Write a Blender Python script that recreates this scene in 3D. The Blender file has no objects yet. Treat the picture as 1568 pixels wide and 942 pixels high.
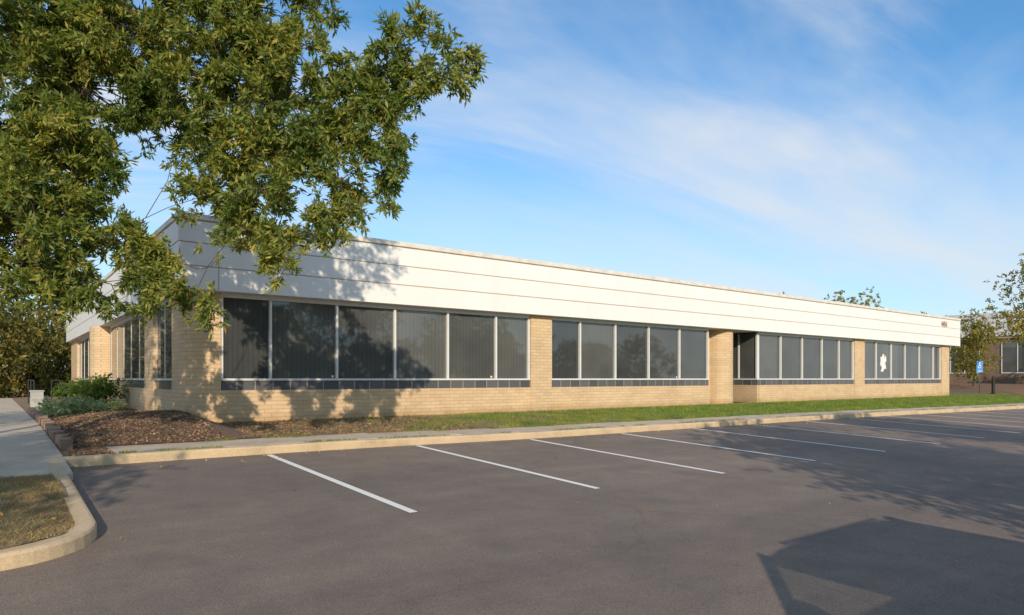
import bpy, math, random
import numpy as np
from mathutils import Vector, Matrix
random.seed(4); rng=np.random.default_rng(11)
scene=bpy.context.scene
scene.view_settings.view_transform='Standard'; scene.view_settings.look='None'; scene.view_settings.exposure=0

# ---------------------------------------------------------------- materials
def lin(c): return (c[0],c[1],c[2],1)
def newmat(name):
    m=bpy.data.materials.new(name); m.use_nodes=True
    nt=m.node_tree; b=nt.nodes['Principled BSDF']; return m,nt,b
def N(nt,t,**kw):
    n=nt.nodes.new(t)
    for k,v in kw.items(): setattr(n,k,v)
    return n
def ramp(nt,fac,stops):
    r=N(nt,'ShaderNodeValToRGB'); e=r.color_ramp.elements
    while len(e)<len(stops): e.new(.5)
    for i,(p,c) in enumerate(stops): e[i].position=p; e[i].color=lin(c)
    nt.links.new(fac,r.inputs[0]); return r.outputs[0]
def noise(nt,vec,scale,detail=4,rough=.6,dist=0):
    n=N(nt,'ShaderNodeTexNoise'); n.inputs['Scale'].default_value=scale; n.inputs['Detail'].default_value=detail
    n.inputs['Roughness'].default_value=rough; n.inputs['Distortion'].default_value=dist
    if vec is not None: nt.links.new(vec,n.inputs['Vector'])
    return n.outputs['Fac']
def mix(nt,fac,a,b,mode='MIX'):
    m=N(nt,'ShaderNodeMix',data_type='RGBA',blend_type=mode)
    for s,v in ((m.inputs[0],fac),(m.inputs[6],a),(m.inputs[7],b)):
        if isinstance(v,(int,float)): s.default_value=v
        elif isinstance(v,tuple): s.default_value=lin(v)
        else: nt.links.new(v,s)
    return m.outputs[2]
def math_(nt,op,a,b=None):
    m=N(nt,'ShaderNodeMath',operation=op)
    for i,v in enumerate((a,b)):
        if v is None: continue
        if isinstance(v,(int,float)): m.inputs[i].default_value=v
        else: nt.links.new(v,m.inputs[i])
    return m.outputs[0]
def pos(nt): return N(nt,'ShaderNodeNewGeometry').outputs['Position']
def bump(nt,b,h,strength,dist=.01):
    n=N(nt,'ShaderNodeBump'); n.inputs['Strength'].default_value=strength; n.inputs['Distance'].default_value=dist
    nt.links.new(h,n.inputs['Height']); nt.links.new(n.outputs[0],b.inputs['Normal'])
def simple(name,c,rough=.6,metal=0,var=.15,scale=3,spec=.4):
    m,nt,b=newmat(name); p=pos(nt); f=noise(nt,p,scale,5)
    lo=tuple(x*(1-var) for x in c); hi=tuple(min(1,x*(1+var)) for x in c)
    nt.links.new(ramp(nt,f,[(.3,lo),(.7,hi)]),b.inputs['Base Color'])
    b.inputs['Roughness'].default_value=rough; b.inputs['Metallic'].default_value=metal
    b.inputs['Specular IOR Level'].default_value=spec
    return m

def brick_mat(name,c1,c2,mortar):
    m,nt,b=newmat(name); p=pos(nt)
    s=N(nt,'ShaderNodeSeparateXYZ'); nt.links.new(p,s.inputs[0])
    c=N(nt,'ShaderNodeCombineXYZ'); nt.links.new(math_(nt,'ADD',s.outputs[0],s.outputs[1]),c.inputs[0]); nt.links.new(s.outputs[2],c.inputs[1])
    t=N(nt,'ShaderNodeTexBrick'); nt.links.new(c.outputs[0],t.inputs['Vector'])
    t.inputs['Color1'].default_value=lin(c1); t.inputs['Color2'].default_value=lin(c2); t.inputs['Mortar'].default_value=lin(mortar)
    t.inputs['Scale'].default_value=1; t.inputs['Brick Width'].default_value=.3; t.inputs['Row Height'].default_value=.092
    t.inputs['Mortar Size'].default_value=.007; t.inputs['Mortar Smooth'].default_value=.2; t.inputs['Bias'].default_value=-.1
    f=noise(nt,p,1.3,6)
    col=mix(nt,.85,t.outputs['Color'],ramp(nt,f,[(.3,(.84,.82,.80)),(.7,(1.08,1.06,1.03))]),'MULTIPLY')
    zf=N(nt,'ShaderNodeMapRange'); nt.links.new(s.outputs[2],zf.inputs[0]); zf.inputs[1].default_value=-.05; zf.inputs[2].default_value=.3
    zn=math_(nt,'ADD',zf.outputs[0],math_(nt,'MULTIPLY',math_(nt,'SUBTRACT',noise(nt,p,3,4),.5),.7))
    col=mix(nt,1,col,ramp(nt,zn,[(0,(.7,.62,.54)),(.8,(1,1,1))]),'MULTIPLY')
    nt.links.new(col,b.inputs['Base Color']); b.inputs['Roughness'].default_value=.85
    bump(nt,b,math_(nt,'SUBTRACT',math_(nt,'MULTIPLY',noise(nt,p,60,3),.3),t.outputs['Fac']),.6,.006)
    return m
M_brick=brick_mat('buff_brick',(.66,.49,.30),(.59,.42,.245),(.46,.35,.24))
M_brick2=brick_mat('brown_brick',(.22,.15,.10),(.17,.11,.08),(.2,.15,.11))

M_white,nt,b=newmat('white_fascia'); p=pos(nt)
mp=N(nt,'ShaderNodeMapping'); mp.inputs['Scale'].default_value=(1,1,.3); nt.links.new(p,mp.inputs[0])
f=noise(nt,mp.outputs[0],1.1,6)
f2=noise(nt,p,.35,3)
c=mix(nt,1,ramp(nt,f,[(.25,(.755,.74,.71)),(.65,(.80,.79,.77))]),ramp(nt,f2,[(.3,(.95,.95,.95)),(.7,(1,1,1))]),'MULTIPLY')
nt.links.new(c,b.inputs['Base Color']); b.inputs['Roughness'].default_value=.55; bump(nt,b,noise(nt,p,4,2),.06,.02)
M_groove=simple('fascia_joint',(.46,.37,.28),.8)
M_cap=simple('roof_cap_metal',(.66,.62,.55),.5)
M_frame=simple('window_frame_aluminium',(.66,.66,.64),.4,.0,.05)
M_tile,nt,b=newmat('spandrel_tile'); p=pos(nt)
s=N(nt,'ShaderNodeSeparateXYZ'); nt.links.new(p,s.inputs[0]); cc=N(nt,'ShaderNodeCombineXYZ'); nt.links.new(math_(nt,'ADD',s.outputs[0],s.outputs[1]),cc.inputs[0]); nt.links.new(s.outputs[2],cc.inputs[1])
t=N(nt,'ShaderNodeTexBrick'); t.offset=0; nt.links.new(cc.outputs[0],t.inputs['Vector']); t.inputs['Scale'].default_value=1
t.inputs['Brick Width'].default_value=.4; t.inputs['Row Height'].default_value=.235; t.inputs['Mortar Size'].default_value=.010
t.inputs['Color1'].default_value=(.075,.08,.09,1); t.inputs['Color2'].default_value=(.12,.12,.13,1); t.inputs['Mortar'].default_value=(.36,.31,.25,1)
nt.links.new(t.outputs['Color'],b.inputs['Base Color']); b.inputs['Roughness'].default_value=.25

# tinted glass with vertical blinds standing behind it
M_glass,nt,b=newmat('tinted_window_glass'); p=pos(nt)
s=N(nt,'ShaderNodeSeparateXYZ'); nt.links.new(p,s.inputs[0]); xy=math_(nt,'ADD',s.outputs[0],s.outputs[1])
w=math_(nt,'FRACT',math_(nt,'MULTIPLY',xy,9.0))
pane=math_(nt,'FLOOR',math_(nt,'MULTIPLY',math_(nt,'ADD',xy,.2),.62))
wn=N(nt,'ShaderNodeTexWhiteNoise',noise_dimensions='1D'); nt.links.new(pane,wn.inputs['W'])
c1=ramp(nt,w,[(0,(.082,.085,.085)),(.2,(.104,.106,.104)),(.85,(.098,.10,.098)),(1,(.075,.078,.079))])
c1=mix(nt,1,c1,ramp(nt,wn.outputs['Value'],[(0,(.55,.57,.60)),(1,(1.15,1.15,1.12))]),'MULTIPLY')
c1=mix(nt,1,c1,ramp(nt,noise(nt,p,.9,2),[(.3,(.8,.8,.82)),(.7,(1.1,1.1,1.08))]),'MULTIPLY')
nt.links.new(c1,b.inputs['Base Color']); b.inputs['Roughness'].default_value=.03; b.inputs['IOR'].default_value=1.6
b.inputs['Specular IOR Level'].default_value=.65
bump(nt,b,noise(nt,p,.8,1),.02,.05)
M_dark=simple('dark_interior',(.02,.02,.02),.8)
M_darkglass=simple('entrance_glass',(.03,.03,.033),.05,0,.1)

M_asph,nt,b=newmat('asphalt'); p=pos(nt)
big=noise(nt,p,.22,5,.6,.6); med=noise(nt,p,2.5,6,.7); fine=noise(nt,p,70,3,.8)
agg=N(nt,'ShaderNodeTexVoronoi'); agg.inputs['Scale'].default_value=95; nt.links.new(p,agg.inputs['Vector'])
c=ramp(nt,big,[(.28,(.158,.134,.122)),(.5,(.212,.172,.146)),(.75,(.268,.213,.176))])
c=mix(nt,1,c,ramp(nt,med,[(.25,(.82,.82,.83)),(.75,(1.14,1.12,1.09))]),'MULTIPLY')
c=mix(nt,1,c,ramp(nt,fine,[(.3,(.6,.6,.6)),(.7,(1.4,1.38,1.35))]),'MULTIPLY')
c=mix(nt,ramp(nt,agg.outputs['Distance'],[(.0,(.6,.6,.6)),(.16,(0,0,0))]),c,(.4,.36,.32))
ck=N(nt,'ShaderNodeTexVoronoi',feature='DISTANCE_TO_EDGE'); ck.inputs['Scale'].default_value=.16
dv=N(nt,'ShaderNodeVectorMath',operation='ADD'); nn=N(nt,'ShaderNodeTexNoise'); nn.inputs['Scale'].default_value=1.1; nn.inputs['Detail'].default_value=5
nt.links.new(p,nn.inputs['Vector']); nt.links.new(p,dv.inputs[0]); nt.links.new(nn.outputs['Color'],dv.inputs[1]); nt.links.new(dv.outputs[0],ck.inputs['Vector'])
c=mix(nt,ramp(nt,ck.outputs['Distance'],[(0,(.3,.3,.3)),(.0015,(0,0,0))]),c,(.09,.08,.07))
stain=noise(nt,p,.9,3,.5)
c=mix(nt,ramp(nt,stain,[(.60,(0,0,0)),(.74,(.45,.45,.45))]),c,(.12,.105,.096))
mpt=N(nt,'ShaderNodeMapping'); mpt.inputs['Scale'].default_value=(.05,1.1,1); nt.links.new(p,mpt.inputs[0])
c=mix(nt,1,c,ramp(nt,noise(nt,mpt.outputs[0],1.2,4,.6),[(.3,(.86,.86,.88)),(.7,(1.09,1.08,1.06))]),'MULTIPLY')
nt.links.new(c,b.inputs['Base Color']); b.inputs['Roughness'].default_value=.82; b.inputs['Specular IOR Level'].default_value=.3
bump(nt,b,math_(nt,'ADD',fine,agg.outputs['Distance']),.5,.006)

def conc(name,c):
    m,nt,b=newmat(name); p=pos(nt)
    col=ramp(nt,noise(nt,p,1.5,7,.7),[(.25,tuple(x*.66 for x in c)),(.5,c),(.75,tuple(x*1.15 for x in c))])
    col=mix(nt,1,col,ramp(nt,noise(nt,p,50,3,.8),[(.3,(.8,.8,.8)),(.7,(1.15,1.14,1.12))]),'MULTIPLY')
    nt.links.new(col,b.inputs['Base Color']); b.inputs['Roughness'].default_value=.9; bump(nt,b,noise(nt,p,60,3,.8),.4,.004); return m
M_conc=conc('sidewalk_concrete',(.52,.43,.34)); M_curb=conc('curb_concrete',(.55,.42,.27))
M_paint,nt,b=newmat('road_paint'); p=pos(nt)
c=mix(nt,ramp(nt,noise(nt,p,25,6,.8),[(.58,(0,0,0)),(.68,(.8,.8,.8))]),(.8,.78,.75),(.34,.3,.27)); nt.links.new(c,b.inputs['Base Color']); b.inputs['Roughness'].default_value=.7

M_ground,nt,b=newmat('ground_soil_and_grass'); p=pos(nt)
s=N(nt,'ShaderNodeSeparateXYZ'); nt.links.new(p,s.inputs[0])
gx=N(nt,'ShaderNodeMapRange'); nt.links.new(s.outputs[0],gx.inputs[0]); gx.inputs[1].default_value=8; gx.inputs[2].default_value=16
g=math_(nt,'ADD',gx.outputs[0],math_(nt,'MULTIPLY',math_(nt,'SUBTRACT',noise(nt,p,.7,5),.5),1.4))
soil=ramp(nt,noise(nt,p,6,6,.75),[(.3,(.16,.105,.062)),(.7,(.32,.22,.13))])
grs=ramp(nt,noise(nt,p,4,6,.75),[(.3,(.08,.13,.028)),(.7,(.17,.22,.055))])
c=mix(nt,g,soil,grs)
fx=N(nt,'ShaderNodeMapRange'); nt.links.new(s.outputs[0],fx.inputs[0]); fx.inputs[1].default_value=49; fx.inputs[2].default_value=53
c=mix(nt,fx.outputs[0],c,(.2,.11,.06))
nt.links.new(c,b.inputs['Base Color']); b.inputs['Roughness'].default_value=.95; bump(nt,b,noise(nt,p,30,4,.8),.7,.02)
M_mulch,nt,b=newmat('mulch'); p=pos(nt)
c=ramp(nt,noise(nt,p,14,6,.8),[(.3,(.08,.052,.038)),(.7,(.26,.17,.12))]); nt.links.new(c,b.inputs['Base Color']); b.inputs['Roughness'].default_value=.95; bump(nt,b,noise(nt,p,35,5,.8),.9,.03)

def leafmat(name,stops,transl=.35,clump=1.2,rough=.5):
    m,nt,b=newmat(name); g=N(nt,'ShaderNodeNewGeometry')
    r=ramp(nt,g.outputs['Random Per Island'],stops)
    n=ramp(nt,noise(nt,g.outputs['Position'],clump,3),[(.3,(.55,.7,.66)),(.7,(1.45,1.22,1.0))])
    c=mix(nt,1,r,n,'MULTIPLY'); nt.links.new(c,b.inputs['Base Color']); b.inputs['Roughness'].default_value=rough; b.inputs['Specular IOR Level'].default_value=.3
    if transl>0:
        tr=N(nt,'ShaderNodeBsdfTranslucent'); nt.links.new(mix(nt,1,c,(1.3,1.35,.7),'MULTIPLY'),tr.inputs[0])
        ms=N(nt,'ShaderNodeMixShader'); ms.inputs[0].default_value=transl
        nt.links.new(b.outputs[0],ms.inputs[1]); nt.links.new(tr.outputs[0],ms.inputs[2])
        nt.links.new(ms.outputs[0],nt.nodes['Material Output'].inputs[0])
    return m
M_leaf=leafmat('oak_leaves',[(0,(.10,.16,.045)),(.45,(.18,.24,.06)),(.8,(.29,.32,.08)),(.97,(.42,.38,.10)),(1,(.3,.14,.05))],.4,1.0)
M_leafd=leafmat('woodland_leaves',[(0,(.07,.08,.022)),(.6,(.16,.15,.04)),(1,(.3,.24,.06))],.3,.35)
M_leafy=leafmat('yellowing_leaves',[(0,(.16,.17,.04)),(.6,(.28,.26,.06)),(1,(.4,.3,.08))],.35,.8)
M_bush=leafmat('bush_leaves',[(0,(.06,.11,.02)),(1,(.16,.24,.045))],.3,4)
M_gc=leafmat('groundcover_leaves',[(0,(.18,.26,.12)),(.7,(.34,.42,.26)),(1,(.55,.58,.48))],.3,4)
M_blade=leafmat('grass_blades',[(0,(.13,.21,.035)),(.7,(.21,.31,.06)),(1,(.36,.34,.12))],.35,1.5)
M_dryblade=leafmat('dry_grass_blades',[(0,(.16,.18,.06)),(.3,(.28,.22,.12)),(1,(.44,.34,.21))],.3,1.5)
M_chip=leafmat('mulch_chips',[(0,(.09,.06,.045)),(.7,(.26,.17,.12)),(1,(.45,.34,.25))],0,3,.9)
M_fallen=leafmat('fallen_leaves',[(0,(.3,.15,.05)),(.6,(.5,.28,.08)),(1,(.6,.45,.17))],.2,3)
M_bark=simple('bark',(.09,.07,.052),.95,0,.4,12)

# ---------------------------------------------------------------- mesh helpers
def link(o,parent=None):
    scene.collection.objects.link(o)
    if parent: o.parent=parent
    return o
def empty(name,loc=(0,0,0)):
    e=bpy.data.objects.new(name,None); e.location=loc; e.empty_display_size=.3; return link(e)
def fast_mesh(name,V,k,mats,parent=None):
    me=bpy.data.meshes.new(name); n=len(V)//k
    me.vertices.add(len(V)); me.vertices.foreach_set('co',np.asarray(V,np.float32).ravel())
    me.loops.add(len(V)); me.loops.foreach_set('vertex_index',np.arange(len(V),dtype=np.int32))
    me.polygons.add(n); me.polygons.foreach_set('loop_start',np.arange(0,len(V),k,dtype=np.int32))
    try: me.polygons.foreach_set('loop_total',np.full(n,k,dtype=np.int32))
    except Exception: pass
    me.materials.append(mats)
    me.update(calc_edges=True); me.validate()
    return link(bpy.data.objects.new(name,me),parent)
def pymesh(name,V,F,mats,parent=None,smooth=False,bev=0):
    me=bpy.data.meshes.new(name); me.from_pydata([tuple(v) for v in V],[],F)
    me.materials.append(mats)
    if smooth:
        for p_ in me.polygons: p_.use_smooth=True
    me.update(); o=link(bpy.data.objects.new(name,me),parent)
    if bev:
        md=o.modifiers.new('bevel','BEVEL'); md.width=bev; md.segments=2; md.limit_method='ANGLE'
    return o
class Acc:
    def __init__(s): s.V=[];s.F=[]
    def box(s,x0,x1,y0,y1,z0,z1):
        b_=len(s.V); s.V+=[(x,y,z) for z in(z0,z1) for x,y in((x0,y0),(x1,y0),(x1,y1),(x0,y1))]
        s.F+=[tuple(b_+i for i in f) for f in((3,2,1,0),(4,5,6,7),(0,1,5,4),(1,2,6,5),(2,3,7,6),(3,0,4,7))]; return s
    def cyl(s,x,y,z0,z1,r,n=32,axis='z',r1=None):
        b_=len(s.V); r1=r if r1 is None else r1
        for z,rr in((z0,r),(z1,r1)):
            for i in range(n):
                a=2*math.pi*i/n; u,v=rr*math.cos(a),rr*math.sin(a)
                s.V.append((x+u,y+v,z) if axis=='z' else (x+u,z,y+v))
        for i in range(n): j=(i+1)%n; s.F.append((b_+i,b_+j,b_+n+j,b_+n+i))
        s.F.append(tuple(b_+n+i for i in range(n))); s.F.append(tuple(b_+n-1-i for i in range(n))); return s
    def tube(s,pts,rad,n=7):
        b_=len(s.V); pts=[Vector(p_) for p_ in pts]
        for i,p_ in enumerate(pts):
            d=(pts[min(i+1,len(pts)-1)]-pts[max(i-1,0)]).normalized()
            u=d.cross(Vector((0.3,0.2,1))).normalized() if abs(d.z)<.95 else d.cross(Vector((1,0,0))).normalized(); v=d.cross(u)
            for k in range(n):
                a=2*math.pi*k/n; s.V.append(tuple(p_+(u*math.cos(a)+v*math.sin(a))*rad[i]))
        for i in range(len(pts)-1):
            for k in range(n):
                j=(k+1)%n; s.F.append((b_+i*n+k,b_+i*n+j,b_+(i+1)*n+j,b_+(i+1)*n+k))
        s.F.append(tuple(b_+k for k in range(n))); s.F.append(tuple(b_+(len(pts)-1)*n+n-1-k for k in range(n)))
        return s
    def make(s,name,mat,parent=None,bev=0,smooth=False): return pymesh(name,s.V,s.F,mat,parent,bev=bev,smooth=smooth)

# ---------------------------------------------------------------- terrain heights
def zc(x): return float(np.interp(x,[-40,5,9,23,40,60],[-.26,-.26,-.31,-.35,-.5,-.6]))
def zA(x,y): return zc(x)-.04*(11.2-max(y,0))+(.01*max(y,-40) if y<0 else 0)
def zG(x,y):
    if y<11.26: return zA(x,y)-.10
    top=zc(x)+.14
    if x<1.45: z=float(np.interp(y,[11.3,12,17],[top-.02,-.10,0]))-.03
    elif y<12.56: z=top-.05
    else:
        tgt=float(np.interp(x,[44,50,62,70],[0,-.05,.5,.6])); z=float(np.interp(y,[12.6,15.6],[top,tgt]))
    if y>44: z+=float(np.interp(y,[44,50],[0,-1.15]))
    return z
xs=[-1500,-400,-150,-60,-30,-20]+list(np.arange(-15,4,.5))+list(np.arange(4,72,1.5))+[80,100,150,400,1500]
ys=[-1500,-400,-150,-60,-40,-20,-10,-5,0,3,5,7,9,11,11.24,11.3,11.5,12,12.5,12.62,13,13.6,14.2,14.8,15.4,16,17,18,20,23,26,30,35,40,44,46,48,50,60,80,150,400,1500]
V=[(x,y,zG(x,y)+(0 if y<12.7 or y>15.5 else random.uniform(-.012,.012))) for y in ys for x in xs]; nx=len(xs)
F=[(j*nx+i,j*nx+i+1,(j+1)*nx+i+1,(j+1)*nx+i) for j in range(len(ys)-1) for i in range(nx-1)]
pymesh('ground',V,F,M_ground,smooth=True)
xs=list(np.arange(-60,100,2.0)); ys=list(np.arange(-40,0,2.0))+list(np.arange(0,11.2,.8))+[11.24]
V=[(x,y,zA(x,y)) for y in ys for x in xs]; nx=len(xs)
F=[(j*nx+i,j*nx+i+1,(j+1)*nx+i+1,(j+1)*nx+i) for j in range(len(ys)-1) for i in range(nx-1)]
pymesh('parking_lot_asphalt',V,F,M_asph,smooth=True)
A=[];Fq=[]
for i in range(0,20):
    X=3.56+2.73*i; pts=np.linspace(6.35,11.1,9)
    for j in range(8):
        b_=len(A); y0,y1=pts[j],pts[j+1]
        A+=[(X-.05,y0,zA(X,y0)+.006),(X+.05,y0,zA(X,y0)+.006),(X+.05,y1,zA(X,y1)+.006),(X-.05,y1,zA(X,y1)+.006)]; Fq.append((b_,b_+1,b_+2,b_+3))
pymesh('parking_stall_lines',A,Fq,M_paint)

def sweep(name,pts,zt,w=.16,drop=.2,mat=M_curb):
    prof=[(0,-drop),(0,-.03),(.012,-.008),(.035,0),(w,0),(w,-drop)]
    V=[];F=[];n=len(pts)
    for i,(x,y) in enumerate(pts):
        a=Vector(pts[max(i-1,0)]); c=Vector(pts[min(i+1,n-1)]); d=(c-a).normalized(); nrm=Vector((-d.y,d.x))
        for o,z in prof: V.append((x+nrm.x*o,y+nrm.y*o,zt(x,y)+z))
    k=len(prof)
    for i in range(n-1):
        for j in range(k-1): F.append((i*k+j,(i+1)*k+j,(i+1)*k+j+1,i*k+j+1))
    return pymesh(name,V,F,mat)
pts=[(x,11.2+random.uniform(-.006,.006)) for x in np.arange(.72,70,.75)]
sweep('curb',pts,lambda x,y:zc(x)+.14)
IY=6.28; IC=IY+.85     # island front edge and corner centre
pts=[(x,IY) for x in np.arange(-40,-.2,.8)]+[( -.1+.85*math.sin(a),IC-.85*math.cos(a)) for a in np.linspace(0,math.pi/2,12)]+[(.75,y) for y in np.linspace(IC+.2,11.1,8)]
sweep('curb',pts,lambda x,y:zA(x,y)+.13)
ys=list(np.arange(IY+.13,10.05,.25))
V=[]
def isl(x,y): return zA(x,y)+.125+.02*math.sin(x*3)*math.sin(y*2.3)
for y in ys:
    for x in list(np.linspace(-40,-2,15))+list(np.linspace(-1.8,1,13)):
        lim=.63 if y>IC else -.1+math.sqrt(max(0,.73**2-(y-IC)**2))
        V.append((min(x,lim),y,isl(min(x,lim),y)))
nx=28; F=[(j*nx+i,j*nx+i+1,(j+1)*nx+i+1,(j+1)*nx+i) for j in range(len(ys)-1) for i in range(nx-1)]
pymesh('grass_island',V,F,M_ground)
a=Acc(); x=1.45
while x<68:
    L=1.5; z=zc(x+.7)+.14+random.uniform(-.006,.006); a.box(x+.006,x+L-.006,11.37,12.6,z-.1,z); x+=L
a.make('sidewalk',M_conc,bev=.008)
a=Acc(); y=9.95
def pz(y): return float(np.interp(y,[10,12,17],[-.19,-.09,.01]))
while y<40:
    z0,z1=pz(y),pz(y+1.5); b_=len(a.V)
    x0,x1=-1.2,.8
    a.V+=[(x0,y+.006,z0-.1),(x1,y+.006,z0-.1),(x1,y+1.494,z1-.1),(x0,y+1.494,z1-.1),(x0,y+.006,z0),(x1,y+.006,z0),(x1,y+1.494,z1),(x0,y+1.494,z1)]
    a.F+=[tuple(b_+i for i in f) for f in((3,2,1,0),(4,5,6,7),(0,1,5,4),(1,2,6,5),(2,3,7,6),(3,0,4,7))]; y+=1.5
a.make('footpath',M_conc,bev=.006)
a=Acc(); y=12.3
while y<24:
    L=random.uniform(.25,.42); z=pz(y); h=random.uniform(.08,.14); o=random.uniform(-.02,.02)
    a.box(.83+o,1.0+o,y,y+L-.02,z-.1,z+h); y+=L
a.make('stone_edging',simple('edging_stone',(.24,.16,.12),.9,0,.4,4),bev=.015)
def mz(x,y):
    g_=zG(max(x,1.5),y) if y>12.6 else zc(x)+.13
    fade=min(1,max(0,(y-12.62)/1.2))*min(1,max(0,(3.9-x)/.7))*min(1,max(.25,(x-.9)/.9))
    return g_+.012+fade*(.05+.20*math.exp(-((y-15.5)/3.0)**2)+.02*math.sin(x*5+y*3))
xs=np.linspace(.98,3.9,24);ys=np.linspace(12.62,25,62)
V=[(min(x,3.36) if y>15.7 else x,y,mz(x,y)) for y in ys for x in xs]
nx=24; F=[(j*nx+i,j*nx+i+1,(j+1)*nx+i+1,(j+1)*nx+i) for j in range(61) for i in range(23)]
b_=len(V); V+=[(.86,11.34,zc(1)+.12),(1.445,11.34,zc(1)+.12),(1.445,12.64,zc(1)+.135),(.98,12.64,zc(1)+.135)]; F.append((b_,b_+1,b_+2,b_+3))
pymesh('mulch_bed',V,F,M_mulch,smooth=True)

# ---------------------------------------------------------------- small repeated things
def flakes(P,size,flat=.35,aspect=.35):
    n=len(P); L=size[0]+(size[1]-size[0])*rng.random(n)
    d=rng.normal(size=(n,3)); d[:,2]*=flat; d/=np.linalg.norm(d,axis=1)[:,None]
    u=rng.normal(size=(n,3)); u[:,2]*=flat; u-=d*(u*d).sum(1)[:,None]; u/=np.linalg.norm(u,axis=1)[:,None]
    hl=(L/2)[:,None]
    V=np.stack([P-d*hl,P+u*hl*aspect,P+d*hl,P-u*hl*aspect],1); return V.reshape(-1,3)
def blades(P,h,w,lean=.5):
    n=len(P); H=h[0]+(h[1]-h[0])*rng.random(n); a_=rng.random(n)*6.283
    s_=np.stack([np.cos(a_),np.sin(a_),0*a_],1)*w; ln=rng.normal(size=(n,3))*lean; ln[:,2]=1
    V=np.stack([P-s_,P+s_,P+ln*H[:,None]],1); return V.reshape(-1,3)
def samp(n,x0,x1,y0,y1,zf,px=1.0,keep=None):
    x=x0+(x1-x0)*rng.random(n)**px; y=y0+(y1-y0)*rng.random(n)
    if keep is not None: k=keep(x,y); x=x[k];y=y[k]
    return np.array([(a_,b_,zf(a_,b_)) for a_,b_ in zip(x,y)])
clump=lambda x,y:(np.sin(x*2.1+np.sin(y*3))*np.sin(y*2.7+x*.7)+rng.normal(size=len(x))*.5)
green=samp(80000,7,52,12.52,15.5,zG,1.25,lambda x,y:(clump(x,y)+(x-11)*.16>-.1))
fast_mesh('grass_verge',blades(green,(.04,.10),.007),3,M_blade)
dry=samp(30000,3.6,16,12.55,15.5,zG,1,lambda x,y:clump(x,y)>-.1)
fast_mesh('dry_grass',blades(dry,(.025,.06),.005,.9),3,M_dryblade)
dry=samp(48000,-3.5,.6,IY+.18,9.95,isl,1,lambda x,y:((x<.62)&((y>IC)|((x+.1)**2+(y-IC)**2<.5)|(x<-.1))))
fast_mesh('dry_grass',blades(dry,(.015,.04),.0035,1.2),3,M_dryblade)
dry=samp(14000,1.5,40,11.33,11.42,lambda x,y:zc(x)+.12,1.2,lambda x,y:np.sin(x*1.3)+np.sin(x*3.1)+.4*np.sin(x*9)>.1)
dry2=samp(9000,2.5,40,12.45,12.62,lambda x,y:zc(x)+.13,1.2,lambda x,y:np.sin(x*1.9)+np.sin(x*4.3+1)>.2)
fast_mesh('weeds',blades(np.concatenate([dry,dry2]),(.02,.07),.006,.8),3,M_blade)
Pm=samp(45000,1.0,3.35,12.64,24,mz); P2=samp(4000,.92,1.43,11.4,12.6,lambda x,y:zc(1)+.13)
P3=samp(16000,3.0,9,12.7,15.55,lambda x,y:zG(x,y)+.01,1.7)
Pm=np.concatenate([Pm,P2,P3]); Pm[:,2]+=.01
fast_mesh('mulch_chips',flakes(Pm,(.02,.07),.4),4,M_chip)
Pf=np.concatenate([samp(130,.9,30,-1,11.1,lambda x,y:zA(x,y)+.012,1.3),samp(220,.9,20,10.5,11.15,lambda x,y:zA(x,y)+.012,1.3),samp(200,-3,.5,6.6,10,lambda x,y:isl(x,y)+.03),samp(400,3,20,12.6,15.5,lambda x,y:zG(x,y)+.04),samp(80,1.5,20,11.4,12.5,lambda x,y:zc(x)+.155)])
fast_mesh('fallen_leaves',flakes(Pf,(.02,.055),.3,.55),4,M_fallen)

# ---------------------------------------------------------------- trees
def leaves_at(P,d,L,wid,twig,k):
    n=len(P); t_=rng.random((n,k)); tl=twig*(.6+.7*rng.random(n))
    Q=P[:,None,:]+d[:,None,:]*(t_*tl[:,None])[:,:,None]+rng.normal(size=(n,k,3))*.012
    ld=d[:,None,:]*.7+rng.normal(size=(n,k,3))*.6; ld/=np.linalg.norm(ld,axis=2)[:,:,None]
    u=rng.normal(size=(n,k,3)); u-=ld*(u*ld).sum(2)[:,:,None]; u/=np.linalg.norm(u,axis=2)[:,:,None]
    LL=(L[0]+(L[1]-L[0])*rng.random((n,k)))[:,:,None]
    W=LL*wid*.5
    return np.stack([Q,Q+ld*LL*.5+u*W,Q+ld*LL,Q+ld*LL*.5-u*W],2).reshape(-1,3)
def spray_leaves(blobs,per_m2,L=(.075,.12),wid=.26,twig=.28,k=16):
    out=[]
    for c,r in blobs:
        c=np.array(c); R=r if hasattr(r,'__len__') else (r,r*1.15,r); R=np.array(R)
        n=max(3,int(per_m2*math.pi*R[0]*R[2]*1.0))
        v=rng.normal(size=(n,3)); v/=np.linalg.norm(v,axis=1)[:,None]; rad=rng.random(n)**.42
        rad*=1+.28*rng.random(n)*(rng.random(n)>.6)
        P=c+v*rad[:,None]*R
        d=v*.8+rng.normal(size=(n,3))*.45; d[:,2]-=.45; d/=np.linalg.norm(d,axis=1)[:,None]
        out.append(leaves_at(P,d,L,wid,twig,k))
    return np.concatenate(out)
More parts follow.
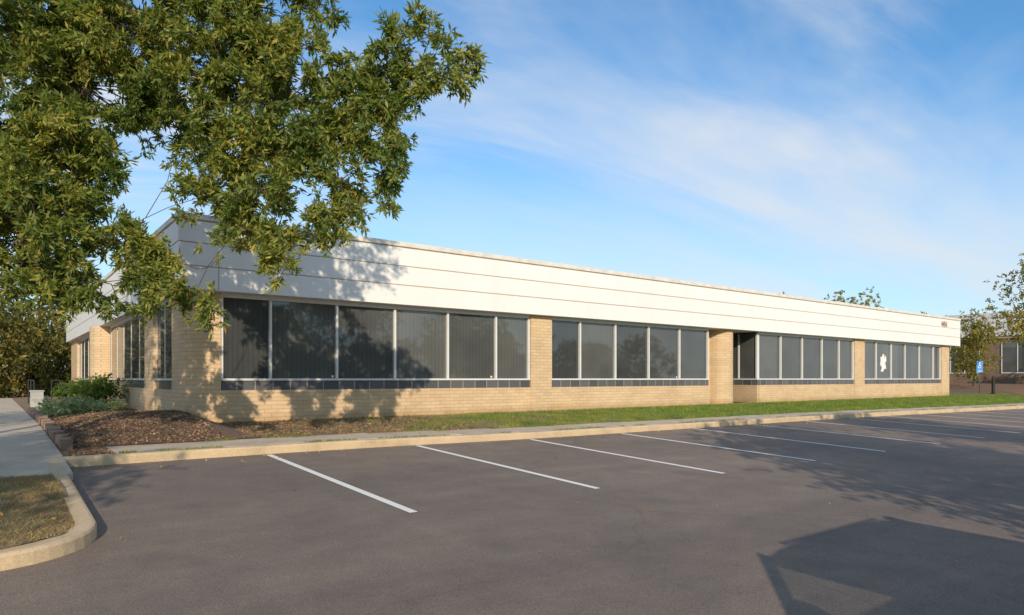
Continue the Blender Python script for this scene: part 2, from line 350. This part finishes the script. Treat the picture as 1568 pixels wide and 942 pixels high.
def clumped_leaves(blobs,acc,dens=26,nsp=13,L=(.075,.13),wid=.27,k=17):
    """each bough carries separate drooping leaf clumps with air between them, each on its own twig"""
    out=[]
    for c,r in blobs:
        c=np.array(c); R=np.array(r)
        m=max(2,int(dens*R[0]*R[2]*math.pi+1.5))
        v=rng.normal(size=(m,3)); v/=np.linalg.norm(v,axis=1)[:,None]
        C=c+v*(rng.random(m)**.5)[:,None]*R*1.08
        for q in range(m):
            cr=rng.uniform(.08,.17); ax=v[q]*.6+rng.normal(size=3)*.3+np.array((0,0,-.55)); ax/=np.linalg.norm(ax)
            n=int(nsp*rng.uniform(.6,1.3))
            s_=rng.random(n)-.35
            P=C[q]+ax*(s_*cr*2.4)[:,None]+rng.normal(size=(n,3))*cr*.42
            d=ax*.7+rng.normal(size=(n,3))*.55; d/=np.linalg.norm(d,axis=1)[:,None]
            out.append(leaves_at(P,d,L,wid,.12,k))
            mid=(c+C[q])/2+rng.normal(size=3)*.03+np.array((0,0,.04))
            acc.tube([tuple(c),tuple(mid),tuple(C[q]),tuple(C[q]+ax*cr*1.3)],[.010,.007,.005,.003],4)
    return np.concatenate(out)
def limbs(base,zfork,tips,r0,a=None,twigs=0):
    a=a or Acc(); base=Vector(base); fork=Vector((base.x+.1,base.y-.05,base.z+zfork))
    a.tube([base-Vector((0,0,.3)),base+Vector((0,0,.15)),base+(fork-base)*.5+Vector((.06,.03,0)),fork],[r0*1.5,r0*1.15,r0*.95,r0*.85],10)
    nodes=[(fork,r0*.8,0)]
    order=sorted(tips,key=lambda t:(Vector(t)-fork).length)
    for t in order:
        t=Vector(t); best=min(nodes,key=lambda n:(n[0]-t).length+.45*n[2])
        p0,rr,dist=best; L=(t-p0).length
        if L<.05: continue
        m1=p0.lerp(t,.33)+Vector((random.uniform(-1,1),random.uniform(-1,1),random.uniform(.2,1.2)))*L*.09
        m2=p0.lerp(t,.68)+Vector((random.uniform(-1,1),random.uniform(-1,1),random.uniform(0,1)))*L*.08
        r1=max(.006,min(rr*.62, .012+.45*rr)); r2=r1*.6
        if twigs and L<1.2: r2=max(.005,r1*.5)
        a.tube([p0,m1,m2,t],[r1,r1*.87,r1*.74,r2],6)
        nodes+= [(m1,r1*.85,dist+L*.33),(m2,r1*.72,dist+L*.68),(t,r2,dist+L)]
    return a
vd=Vector((math.cos(math.radians(52.5)),math.sin(math.radians(52.5)),0)); vr=Vector((vd.y,-vd.x,0))
def S(lat,dep,z): q=vr*lat+vd*dep; return (q.x,q.y,z)   # surveyed offsets (right, forward) -> site coordinates
T=[(-.72,8.5,4.93,.20),(-1.05,8.5,5.25,.20),(-1.06,8.5,4.75,.24),(-1.6,8.7,5.0,.34),(-1.55,8.7,4.46,.30),(-1.48,8.7,4.02,.2),(-1.66,8.7,3.62,.2),(-1.6,8.7,3.36,.12),(-1.35,8.6,5.15,.18),
(-2.1,9,4.95,.38),(-2.16,9,4.25,.38),(-2.3,9,3.6,.32),(-2.43,9,3.15,.22),(-2.2,9,3.2,.15),(-2.47,9,2.86,.1),(-3.0,9.3,5.5,.55),(-3.07,9.3,4.72,.58),(-2.85,9.3,4.0,.40),(-2.5,9.2,4.6,.4),
(-3.34,9,3.45,.34),(-3.15,9,2.84,.26),(-3.0,9,2.52,.16),(-3.6,9,2.95,.22),(-4.07,9.5,4.0,.48),(-4.19,9.8,5.31,.8),(-4.4,9.5,3.5,.3),(-5.42,10,5.97,.9),(-3.4,9.2,4.0,.38),(-3.75,9.1,3.3,.22),
(-5.2,10,5.0,.45),(-6.38,10,5.3,.9),(-7.25,10,5.97,.9),(-6.92,9.5,4.18,.85),(-6.1,9.5,3.75,.5),(-5.6,9.5,2.98,.42),(-5.0,9.5,2.78,.34),(-6.3,9,2.97,.65),(-6.2,9.4,4.5,.5),(-6.9,9.2,3.3,.6),
(-6.64,9,2.27,.36),(-6.03,9,2.36,.37),(-5.43,9,2.25,.30),(-4.95,9.3,2.32,.28),(-4.45,9.3,2.18,.2),(-4.15,9.3,2.03,.12),(-5.0,9.4,2.45,.28),(-3.74,9.6,6.25,.75),(-2.62,9.3,6.1,.22),(-6.3,10,6.45,.85),(-4.7,9.9,4.55,.4)]
blobs=[(S(l,d,z),(r,r*1.25,r)) for l,d,z,r in T]
hid=[(-4.8,9,7.9,1.0),(-3.4,8.6,7.6,.85),(-2.4,8.8,7.3,.75),(-1.9,8.6,7.4,.5),(-6,10.5,8.2,1.1),(-7.5,9,7.9,1.1),(-9,8.5,6.5,1.1),(-9.2,7,5,1),(-9.5,9,4.5,1),(-8.2,6.5,6.5,1),(-10.5,6,6,1.2),(-7,7,8,1.1),(-8.5,4,6,1.1),(-9.5,3,5,1),(-11,4.5,5,1),(-4.2,10,9,1),(-7.5,7.5,9.2,1.1),(-5.5,7.8,8.6,.8)]
hb=[(S(l,d,z),r) for l,d,z,r in hid]
tree=empty('willow_oak_tree',(-3.5,8.5,zA(-3.5,8.5)+.1))
def keep(o,par):
    o.parent=par; o.matrix_parent_inverse=Matrix.Translation(-Vector(par.location)); return o
tips=[b_[0] for b_ in blobs+hb]
wa=limbs((-3.5,8.5,-.3),2.3,tips,.2,twigs=3)
Vl=np.concatenate([clumped_leaves(blobs,wa),spray_leaves(hb,75,(.09,.14),.3,.35,16)])
keep(wa.make('trunk_and_limbs',M_bark,smooth=True),tree)
keep(fast_mesh('foliage',Vl,4,M_leaf),tree)

def make_tree(name,x,y,h,cr,nb,leafm,dens,L=(.14,.22),zlow=.3,r0=.16,z=None,wid=.45,br=.30):
    z=zG(x,y) if z is None else z; e=empty(name,(x,y,z)); bl=[]
    for i in range(nb):
        a_=random.uniform(0,6.283); t_=random.random(); zz=zlow+(1-zlow)*t_
        prof=math.sin(math.pi*min(1,(t_*.8+.2)))**.6
        rr=cr*prof*random.random()**.5*.85
        bl.append(((x+rr*math.cos(a_),y+rr*math.sin(a_),z+h*zz*.93),cr*br*random.uniform(.6,1.2)))
    keep(limbs((x,y,z),h*zlow*.8,[b_[0] for b_ in bl],r0).make('trunk_and_limbs',M_bark,smooth=True),e)
    keep(fast_mesh('foliage',spray_leaves(bl,dens,L,wid,.4,12),4,leafm),e); return e
make_tree('shade_tree',-6.2,.6,6.8,2.9,34,M_leaf,26,(.12,.18),.36,z=zA(-6,1)+.1)
make_tree('shade_tree',9.0,-4.2,7.2,3.3,36,M_leaf,30,(.12,.18),.38,z=zA(11,-7))
make_tree('shade_tree',15.3,-4.4,7.6,3.4,38,M_leaf,30,(.12,.18),.36,z=zA(18,-8))
make_tree('shade_tree',27,-9,8.0,3.6,26,M_leaf,24,(.14,.2),.36,z=zA(29,-12))
make_tree('yellowing_tree',59.7,19.7,5.6,2.0,30,M_leafy,26,(.14,.22),.22,.09)
make_tree('yellowing_tree',64,13.5,4.6,2.2,26,M_leafd,26,(.14,.22),.15,.09)
make_tree('street_tree',51.6,13.3,9.8,2.7,30,M_leafy,22,(.12,.2),.45,.13)
make_tree('bare_topped_tree',92,45,12.8,5,22,M_leafy,4,(.25,.4),.45,.2)
make_tree('yellowing_tree',80,47,12.0,4,16,M_leafy,5,(.25,.4),.45,.2)
def wood(name,spots,h,cr,mat,dens=12,L=(.25,.4)):
    a=Acc(); allb=[]
    e=empty(name,(spots[0][0],spots[0][1],0))
    for (x,y) in spots:
        z=zG(x,y); hh=h*random.uniform(.75,1.2); bl=[]
        for i in range(20):
            a_=random.uniform(0,6.283); t_=random.random(); zz=.12+.84*t_; rr=cr*math.sin(math.pi*(t_*.75+.22))**.5*random.random()**.5
            bl.append(((x+rr*math.cos(a_),y+rr*math.sin(a_),z+hh*zz),cr*.33*random.uniform(.6,1.2)))
        limbs((x,y,z),hh*.2,[b_[0] for b_ in bl],.16,a); allb+=bl
    keep(a.make('trunks_and_limbs',M_bark),e); keep(fast_mesh('foliage',spray_leaves(allb,dens,L,.45,.5,10),4,mat),e)
sp=[(-1.5,47),(2.0,57),(5.5,60),(-1,60),(-6,50),(-10,46),(-14,52),(9,64),(-19,50),(-5,63),(-10,60),(3,68),(-3,72),(14,68),(-25,55)]
wood('distant_woodland',sp,7.8,3.2,M_leafd,18,(.2,.34))
sp=[(x+random.uniform(-2,2),-32+random.uniform(-4,4)) for x in range(-40,80,6)]
wood('tree_line_across_road',sp,7.0,3.8,M_leafd,8,(.35,.5))
sp=[(88,5),(90,12),(92,20),(94,28),(96,36)]
wood('distant_woodland',sp,8,4,M_leafd,7,(.35,.5))

def shrub(name,x,y,w,h,mat,dens=300,L=(.04,.07),nb=9):
    z=zG(x,y)+.05; e=empty(name,(x,y,z)); a=Acc(); bl=[]
    for i in range(nb):
        a_=random.uniform(0,6.28); r=w*.32*random.random()**.5; bl.append(((x+r*math.cos(a_),y+r*math.sin(a_),z+h*random.uniform(.35,.75)),w*random.uniform(.16,.24)))
        a.tube([(x,y,z-.1),bl[-1][0]],[.015,.006],5)
    keep(a.make('stems',M_bark),e); keep(fast_mesh('foliage',spray_leaves(bl,dens,L,.5,.1,12),4,mat),e)
for x,y,w,h in((2.75,23.6,1.5,.95),(2.6,25.8,1.4,.9),(2.2,28.2,1.2,.8)): shrub('bush',x,y,w,h,M_bush,230)
for x,y in((1.5,19.8),(1.9,20.8),(1.45,21.8),(2.2,21.9),(1.6,23.4),(2.2,19.9)): shrub('groundcover_plant',x,y,1.2,.2,M_gc,170,(.04,.08),8)

# ---------------------------------------------------------------- office building
B=empty('office_building')
ZP=2.855
br=Acc(); tile=Acc(); fr=Acc(); gl=Acc(); core=Acc()
YF=15.63; YG=15.74
def bay_front(x0,x1,mull):
    br.box(x0,x1,YF,YG+.1,-.7,.71); tile.box(x0,x1,YF+.045,YG+.1,.712,.925)
    gl.box(x0,x1,YG,YG+.03,.93,2.80)
    fr.box(x0,x1,YF+.015,YG+.02,.927,.975); fr.box(x0,x1,YF+.04,YG+.02,2.76,2.853)
    for m in [x0+.03]+mull+[x1-.03]: fr.box(m-.028,m+.028,YF+.035,YG+.02,.976,2.759)
bay_front(3.98,12.69,[5.07,6.67,8.24,9.84,11.46])
bay_front(13.50,21.30,[14.75,16.34,17.98,19.63])
bay_front(24.55,32.45,[26.22,27.91,29.57,31.10])
bay_front(33.43,42.55,[34.78,36.43,38.03,39.78,41.58])
for x0,x1 in((12.69,13.50),(32.45,33.43),(42.55,43.6)): br.box(x0+.002,x1-.002,YF-.02,YG+.1,-.7,ZP-.003)
n=24; cx,cy,r=4.15,16.48,.85
prof=[(3.98,YF)]+[(cx+r*math.cos(a_),cy+r*math.sin(a_)) for a_ in np.linspace(math.radians(258),math.radians(180),n)]+[(3.3,17.2),(3.95,17.2)]
V=[(x,y,-.7) for x,y in prof]+[(x,y,ZP-.003) for x,y in prof]; k=len(prof)
pymesh('corner_pier',V,[(i,k+i,k+i+1,i+1) for i in range(k-1)],M_brick,B,smooth=False)
XL=3.3; XG=3.37
def bay_left(y0,y1,mull):
    br.box(XL,XG+.1,y0,y1,-.7,.71); tile.box(XL+.045,XG+.1,y0,y1,.712,.925); gl.box(XG,XG+.03,y0,y1,.93,2.8)
    fr.box(XL+.015,XG+.02,y0,y1,.927,.975); fr.box(XL+.04,XG+.02,y0,y1,2.76,2.853)
    for m in [y0+.03]+mull+[y1-.03]: fr.box(XG-.012,XG+.02,m-.028,m+.028,.976,2.759)
bay_left(17.2,19.36,[18.3]); bay_left(20.57,27.7,[21.9,23.35,24.8,26.25]); bay_left(30.0,38.8,[31.6,33.2,34.8,36.4,37.6])
br.box(XL-.02,XG+.1,19.362,20.568,-.7,ZP-.003); br.box(XL-.02,XG+.1,38.802,41.7,-.7,ZP-.003)
br.box(XL+.1,XG+.1,27.702,29.998,-.7,ZP-.003); br.cyl(3.45,28.9,-.7,ZP-.004,.62,36)
br.box(21.302,22.6,16.1,16.3,-.7,ZP-.003); br.cyl(22.55,16.15,-.7,ZP-.004,.56,40)
br.box(24.45,24.548,15.66,17.5,-.7,.71); tile.box(24.47,24.56,15.66,17.5,.712,.925); gl.box(24.5,24.54,15.75,17.5,.93,2.8)
fr.box(24.46,24.546,15.66,17.48,.927,.975); fr.box(24.46,24.546,16.5,16.56,.976,2.8); fr.box(24.46,24.546,15.66,15.74,.976,2.8)
core.box(3.95,21.3,YG+.05,17.3,-.6,2.85); core.box(3.43,21.3,17.31,41.6,-.6,2.85); core.box(24.55,43.45,YG+.05,41.6,-.6,2.85); core.box(21.3,24.55,17.5,41.6,-.6,2.85)
core.make('interior_core',M_dark,B)
dg=Acc().box(22.3,24.4,17.42,17.46,.02,2.5).make('entrance_door_glass',M_darkglass,B)
df=Acc()
for x in(22.28,23.3,24.38): df.box(x,x+.06,17.38,17.48,.0,2.52)
df.box(22.28,24.44,17.38,17.48,2.5,2.58); df.box(22.9,22.93,17.3,17.34,.9,1.4); df.make('entrance_door_frame',M_frame,B)
Acc().box(21.3,24.5,15.66,17.5,-.3,-.0).make('entrance_step',M_conc,B)
br.box(43.35,43.58,YG+.1,41.6,-.7,ZP-.003); br.box(3.5,43.35,41.5,41.7,-.7,ZP-.003)
br.make('brick_walls',M_brick,B); tile.make('spandrel_tiles',M_tile,B); gl.make('window_glass',M_glass,B); fr.make('window_frames',M_frame,B,bev=.004)
fa=Acc(); x0,x1,y0,y1=3.08,44.55,15.38,42.0
for za,zb in((2.855,3.338),(3.362,3.823),(3.847,4.297)): fa.box(x0,x1,y0,y1,za,zb)
fa.make('fascia_panels',M_white,B,bev=.006)
Acc().box(x0+.014,x1-.014,y0+.014,y1-.014,2.9,4.29).make('fascia_joints',M_groove,B)
Acc().box(x0-.025,x1+.025,y0-.025,y1+.025,4.325,4.446).make('roof_cap',M_cap,B,bev=.01)
Acc().box(x0+.01,x1-.01,y0+.01,y1-.01,4.301,4.324).make('cap_shadow_gap',M_groove,B)
sj=Acc().box(3.862,3.878,y0-.004,y0+.02,2.86,4.3)
pts=[(3.47+.37*math.cos(t_),y0-.002,3.66+.37*math.sin(t_)) for t_ in np.linspace(math.pi*.98,math.pi*2.02,26)]
sj.tube(pts,[.008]*26,5); sj.make('fascia_seams',simple('seam',(.38,.34,.29),.8),B)
cu=bpy.data.curves.new('street_number','FONT'); cu.body='4451'; cu.size=.42; cu.extrude=.015
to=bpy.data.objects.new('street_number',cu); to.rotation_euler=(math.pi/2,0,0); to.location=(41.8,15.36,3.88); cu.materials.append(simple('bronze_numbers',(.36,.24,.16),.5)); link(to,B)
dec=[(-.36,-.1),(-.3,.12),(-.34,.3),(-.18,.26),(-.05,.44),(.12,.4),(.14,.26),(.3,.36),(.36,.1),(.22,-.02),(.34,-.3),(.1,-.32),(-.02,-.46),(-.3,-.44),(-.16,-.26)]
pymesh('window_decal',[(35.65+u*.95,YG-.006,1.78+v) for u,v in dec],[tuple(range(len(dec)))],simple('decal_white',(.75,.75,.75),.5),B)
a=Acc()
for x in (6.55,11.3,19.5): a.box(x,x+.06,YG-.004,YG-.002,1.0,1.05)
a.make('window_stickers',M_frame,B)

B2=empty('brick_office_building')
Acc().box(68,95,6,46,-.5,4.4).make('brick_walls',M_brick2,B2)
Acc().box(67.7,95.3,5.7,46.3,4.55,6.6).make('fascia',simple('pale_fascia',(.6,.6,.6),.6),B2,bev=.02); Acc().box(67.8,95.2,5.8,46.2,4.4,4.56).make('soffit',M_groove,B2)
g=Acc(); f_=Acc(); y=7
while y<45:
    g.box(67.97,68.02,y,y+3.4,1.5,4.0)
    for q in range(4): f_.box(67.93,68.0,y+q*1.12-.03,y+q*1.12+.03,1.5,4.0)
    f_.box(67.93,68.0,y,y+3.4,1.42,1.497); y+=5
g.make('window_glass',M_glass,B2); f_.make('window_frames',M_frame,B2)

# ---------------------------------------------------------------- street furniture
MB=simple('black_metal',(.02,.02,.02),.45); MS=simple('galvanised_steel',(.35,.35,.34),.4,.8)
sg=empty('accessible_parking_sign',(51.6,16.7,zG(51.6,16.7)))
Acc().box(-.025,.025,-.02,.02,-.2,2.1).make('post',MS,sg)
pl=Acc().box(-.19,.19,-.045,-.035,1.35,2.1).make('blue_plate',simple('sign_blue',(.05,.25,.65),.4),sg,bev=.003)
w=Acc(); w.cyl(0,1.98,-.051,-.047,.035,14,'y'); w.box(-.02,.02,-.051,-.047,1.78,1.93); w.box(-.02,.09,-.0512,-.0472,1.78,1.81); w.box(-.11,.11,-.051,-.047,1.43,1.46)
for i in range(14):
    a_=math.radians(150+i*16); u,v=.08*math.cos(a_),.08*math.sin(a_); w.box(u-.012-.01,u+.012-.01,-.0515,-.0475,1.73+v-.012,1.73+v+.012)
wp=w.make('wheelchair_symbol',simple('sign_white',(.8,.8,.8),.4),sg)
for o in(pl,wp): o.rotation_euler=(0,0,math.radians(-50))
bo=empty('bollard',(51.2,15.8,zG(51.2,15.8))); x,y,z=bo.location
keep(Acc().cyl(x,y,z-.2,z+1.0,.1,24).cyl(x,y,z+1.02,z+1.12,.115,24,'z',.06).cyl(x,y,z+.0,z+.04,.15,24).make('post_and_cap',MB,bo,bev=.01),bo)
hr=Acc()
for yy in(28.2,30.4,32.6): hr.tube([(1.15,yy,0),(1.15,yy,.9)],[.022,.022],8)
hr.tube([(1.15,27.8,.55),(1.15,28.0,.8),(1.15,28.3,.9),(1.15,32.6,.92),(1.15,32.9,.6)],[.025]*5,8)
hr.tube([(1.9,28.2,0),(1.9,28.2,.9),(1.9,32.6,.9),(1.9,32.6,0)],[.022]*4,8)
hr.make('handrail',MB)
ut=empty('utility_box',(1.15,26.4,0))
keep(Acc().box(.98,1.32,26.2,26.55,-.05,.55).box(.96,1.34,26.18,26.57,.555,.60).box(.99,1.31,26.19,26.2,.3,.33).make('cabinet',simple('box_paint',(.4,.4,.38),.5),ut,bev=.01),ut)

# ---------------------------------------------------------------- vehicles
def carglass(name,tintc):
    m,nt,b=newmat(name); tr=N(nt,'ShaderNodeBsdfTransparent'); tr.inputs[0].default_value=lin(tintc); gs=N(nt,'ShaderNodeBsdfGlossy'); gs.inputs['Roughness'].default_value=.02
    ms=N(nt,'ShaderNodeMixShader'); ms.inputs[0].default_value=.1; nt.links.new(tr.outputs[0],ms.inputs[1]); nt.links.new(gs.outputs[0],ms.inputs[2]); nt.links.new(ms.outputs[0],nt.nodes['Material Output'].inputs[0]); return m
M_cglass=carglass('car_glass',(.72,.74,.7)); M_privacy=carglass('privacy_glass',(.12,.12,.12))
M_tyre=simple('tyre_rubber',(.02,.02,.02),.9)
def car(name,loc,rot,col,H=1.75,sx=1):
    e=empty(name,loc); e.rotation_euler=(0,0,rot); e.scale=(sx,1,1)
    paint,nt,b=newmat(name+'_paint'); b.inputs['Base Color'].default_value=lin(col); b.inputs['Roughness'].default_value=.3; b.inputs['Coat Weight'].default_value=.8
    W=.93; belt=1.05*H/1.75+.02
    prof=[(-2.30,.35),(-2.38,.55),(-2.36,.78),(-2.18,.93),(-1.25,belt-.03),(1.9,belt),(2.28,belt-.05),(2.36,.7),(2.3,.35)]
    V=[];F=[]; k=len(prof)
    for s_,ins in((-1,.06),(-1,0),(1,0),(1,.06)):
        for (x,z) in prof: V.append((x*(1 if ins==0 else .985),s_*(W-ins), z if ins==0 else z+(.03 if z>.8 else -.05)))
    for q in range(3):
        for i in range(k): j=(i+1)%k; F.append((q*k+i,q*k+j,(q+1)*k+j,(q+1)*k+i))
    F.append(tuple(range(k))); F.append(tuple(3*k+k-1-i for i in range(k)))
    pymesh('body',V,F,paint,e,bev=.03)
    rf=H-.05; a=Acc(); wr=W-.16
    rb=[(-.62,rf-.06),(-.3,rf+.0),(.3,rf+.045),(1.0,rf+.045),(1.55,rf+.01),(1.8,rf-.06)]; V=[];F=[]
    for x,z in rb: V+=[(x,-wr,z-.03),(x,-wr*.8,z),(x,wr*.8,z),(x,wr,z-.03),(x,wr,z-.07),(x,-wr,z-.07)]
    for i in range(5):
        for j in range(6): F.append((i*6+j,(i+1)*6+j,(i+1)*6+(j+1)%6,i*6+(j+1)%6))
    F.append(tuple(range(6))); F.append(tuple(30+5-i for i in range(6)))
    pymesh('roof',V,F,paint,e)
    for s_ in(-1,1):
        yb=s_*(W-.07); yt=s_*(wr-.02)
        for (xb,xt,r_) in((-1.28,-.52,.045),(.12,.15,.06),(1.1,1.08,.06),(2.05,1.72,.08)):
            a.tube([(xb,yb,belt-.03),(xt,yt,rf-.03)],[r_,r_],6)
        a.box(-.2,1.5,s_*(wr-.1)-.02,s_*(wr-.1)+.02,rf+.05,rf+.075)
    a.make('pillars_and_rails',paint,e,bev=.01)
    def quads(nm,Q,m): pymesh(nm,[p_ for q_ in Q for p_ in q_],[(4*i,4*i+1,4*i+2,4*i+3) for i in range(len(Q))],m,e)
    fq=[];rq=[]
    for s_ in(-1,1):
        yb=s_*(W-.075); yt=s_*(wr-.02)
        fq.append(((-1.2,yb,belt),(.1,yb,belt),(.12,yt,rf-.08),(-.52,yt,rf-.1))); rq.append(((.16,yb,belt),(2.0,yb,belt),(1.68,yt,rf-.1),(.17,yt,rf-.05)))
    fq.append(((-1.27,-W+.1,belt),(-1.27,W-.1,belt),(-.6,wr-.03,rf-.09),(-.6,-wr+.03,rf-.09))); rq.append(((2.08,-W+.1,belt),(2.08,W-.1,belt),(1.76,wr-.03,rf-.1),(1.76,-wr+.03,rf-.1)))
    quads('front_windows',fq,M_cglass); quads('rear_windows',rq,M_privacy)
    a=Acc(); rim=Acc()
    for x in(-1.45,1.45):
        for s_ in(-1,1):
            y0,y1=sorted((s_*(W-.2),s_*(W+.02))); a.cyl(x,.36,y0,y1,.36,28,'y'); y0,y1=sorted((s_*(W+.0),s_*(W+.03))); rim.cyl(x,.36,y0,y1,.22,12,'y')
    a.make('tyres',M_tyre,e,bev=.02); rim.make('wheel_rims',MS,e)
    se=Acc()
    for x in(.1,1.05):
        for s_ in(-.42,.42): se.box(x,x+.15,s_-.24,s_+.24,.6,1.25); se.box(x-.45,x,s_-.24,s_+.24,.55,.7)
    se.make('seats',MB,e,bev=.03)
    li=Acc()
    for s_ in(-1,1): li.box(-2.37,-2.2,s_*.7-.17,s_*.7+.17,.66,.8)
    li.make('headlamps',simple('lamp_lens',(.7,.7,.7),.1),e,bev=.02)
    tl=Acc()
    for s_ in(-1,1): tl.box(2.25,2.37,s_*.78-.1,s_*.78+.1,.75,.98)
    tl.make('tail_lamps',simple('tail_red',(.4,.02,.02),.2),e,bev=.02)
    bp=Acc().box(-2.42,-2.3,-.8,.8,.36,.52).box(2.28,2.41,-.8,.8,.36,.52); bp.box(-.95,-.75,-W-.16,-W,belt+.0,belt+.14); bp.box(-.95,-.75,W,W+.16,belt,belt+.14); bp.make('bumpers_and_mirrors',MB,e,bev=.02)
    return e
car('parked_suv',(4.1,-1.12,zA(4.1,-1.1)),0,(.3,.3,.31),1.92,1.16)
car('parked_car',(4.4,51,zG(4.4,51)),math.pi/2,(.03,.10,.25),1.5)
car('parked_car',(15,-22,zA(15,-22)),math.pi/2,(.3,.03,.03),1.5)
car('parked_car',(21,-22,zA(21,-22)),math.pi/2,(.5,.5,.5),1.5)

# ---------------------------------------------------------------- light
EL=22; hd=math.radians(63.2)
sd=Vector((math.cos(hd)*math.cos(math.radians(EL)),math.sin(hd)*math.cos(math.radians(EL)),-math.sin(math.radians(EL))))
sl=bpy.data.lights.new('sun','SUN'); sl.energy=4.2; sl.angle=math.radians(.5); sl.color=(1,.85,.65)
so=bpy.data.objects.new('sun',sl); so.rotation_euler=sd.to_track_quat('-Z','Y').to_euler(); so.location=(-10,-20,20); link(so)
w=bpy.data.worlds.new('World'); scene.world=w; w.use_nodes=True; nt=w.node_tree; bg=nt.nodes['Background']
sky=N(nt,'ShaderNodeTexSky',sky_type='NISHITA'); sky.sun_disc=False; sky.sun_elevation=math.radians(EL); sky.sun_rotation=math.atan2(-sd.x,-sd.y)
sky.air_density=1.0; sky.dust_density=.6; sky.ozone_density=2.0
tc=N(nt,'ShaderNodeTexCoord'); s=N(nt,'ShaderNodeSeparateXYZ'); nt.links.new(tc.outputs['Generated'],s.inputs[0])
zz=math_(nt,'ADD',math_(nt,'MAXIMUM',s.outputs[2],0.0),.22)
cb=N(nt,'ShaderNodeCombineXYZ'); nt.links.new(math_(nt,'DIVIDE',s.outputs[0],zz),cb.inputs[0]); nt.links.new(math_(nt,'DIVIDE',s.outputs[1],zz),cb.inputs[1])
def clouds(rot,sc,loc,scale,det,dist,stops):
    # streaks: turn the cloud plane first, then stretch it
    r_=N(nt,'ShaderNodeVectorRotate',rotation_type='Z_AXIS'); r_.inputs['Angle'].default_value=math.radians(rot); nt.links.new(cb.outputs[0],r_.inputs['Vector'])
    m_=N(nt,'ShaderNodeMapping'); m_.inputs['Scale'].default_value=sc; m_.inputs['Location'].default_value=loc; nt.links.new(r_.outputs[0],m_.inputs[0])
    return ramp(nt,noise(nt,m_.outputs[0],scale,det,.58,dist),stops)
A_=clouds(15,(.5,1.9,1),(.7,1.3,0),1.3,10,.8,[(.42,(0,0,0)),(.53,(.35,.35,.35)),(.68,(1,1,1))])
B_=clouds(15,(.6,.9,1),(3.2,.3,0),1.1,5,.3,[(.40,(.12,.12,.12)),(.58,(1,1,1))])
C_=clouds(5,(.35,1.2,1),(5.1,2.2,0),.8,6,.5,[(.40,(0,0,0)),(.7,(.75,.75,.75))])
cl=math_(nt,'MULTIPLY',A_,B_)
cl=math_(nt,'SUBTRACT',1.0,math_(nt,'MULTIPLY',math_(nt,'SUBTRACT',1.0,cl),math_(nt,'SUBTRACT',1.0,C_)))
hz=N(nt,'ShaderNodeMapRange'); nt.links.new(s.outputs[2],hz.inputs[0]); hz.inputs[1].default_value=0; hz.inputs[2].default_value=.32; hz.inputs[3].default_value=.5; hz.inputs[4].default_value=.0
inv=math_(nt,'MULTIPLY',math_(nt,'SUBTRACT',1.0,cl),math_(nt,'SUBTRACT',1.0,hz.outputs[0]))
cl=math_(nt,'SUBTRACT',1.0,inv)
tint=mix(nt,1,sky.outputs[0],(.72,1.18,1.42),'MULTIPLY')
c=mix(nt,cl,tint,(5.7,6.0,6.35))
nt.links.new(c,bg.inputs[0]); bg.inputs[1].default_value=.135

# ---------------------------------------------------------------- camera
cam=bpy.data.cameras.new('camera'); cam.sensor_width=36; cam.lens=36*1039/1568; cam.shift_y=.0695; cam.clip_end=4000; cam.clip_start=.05
co=bpy.data.objects.new('camera',cam); co.location=(0,0,.97); co.rotation_euler=(math.pi/2,0,math.radians(52.5-90)); link(co); scene.camera=co
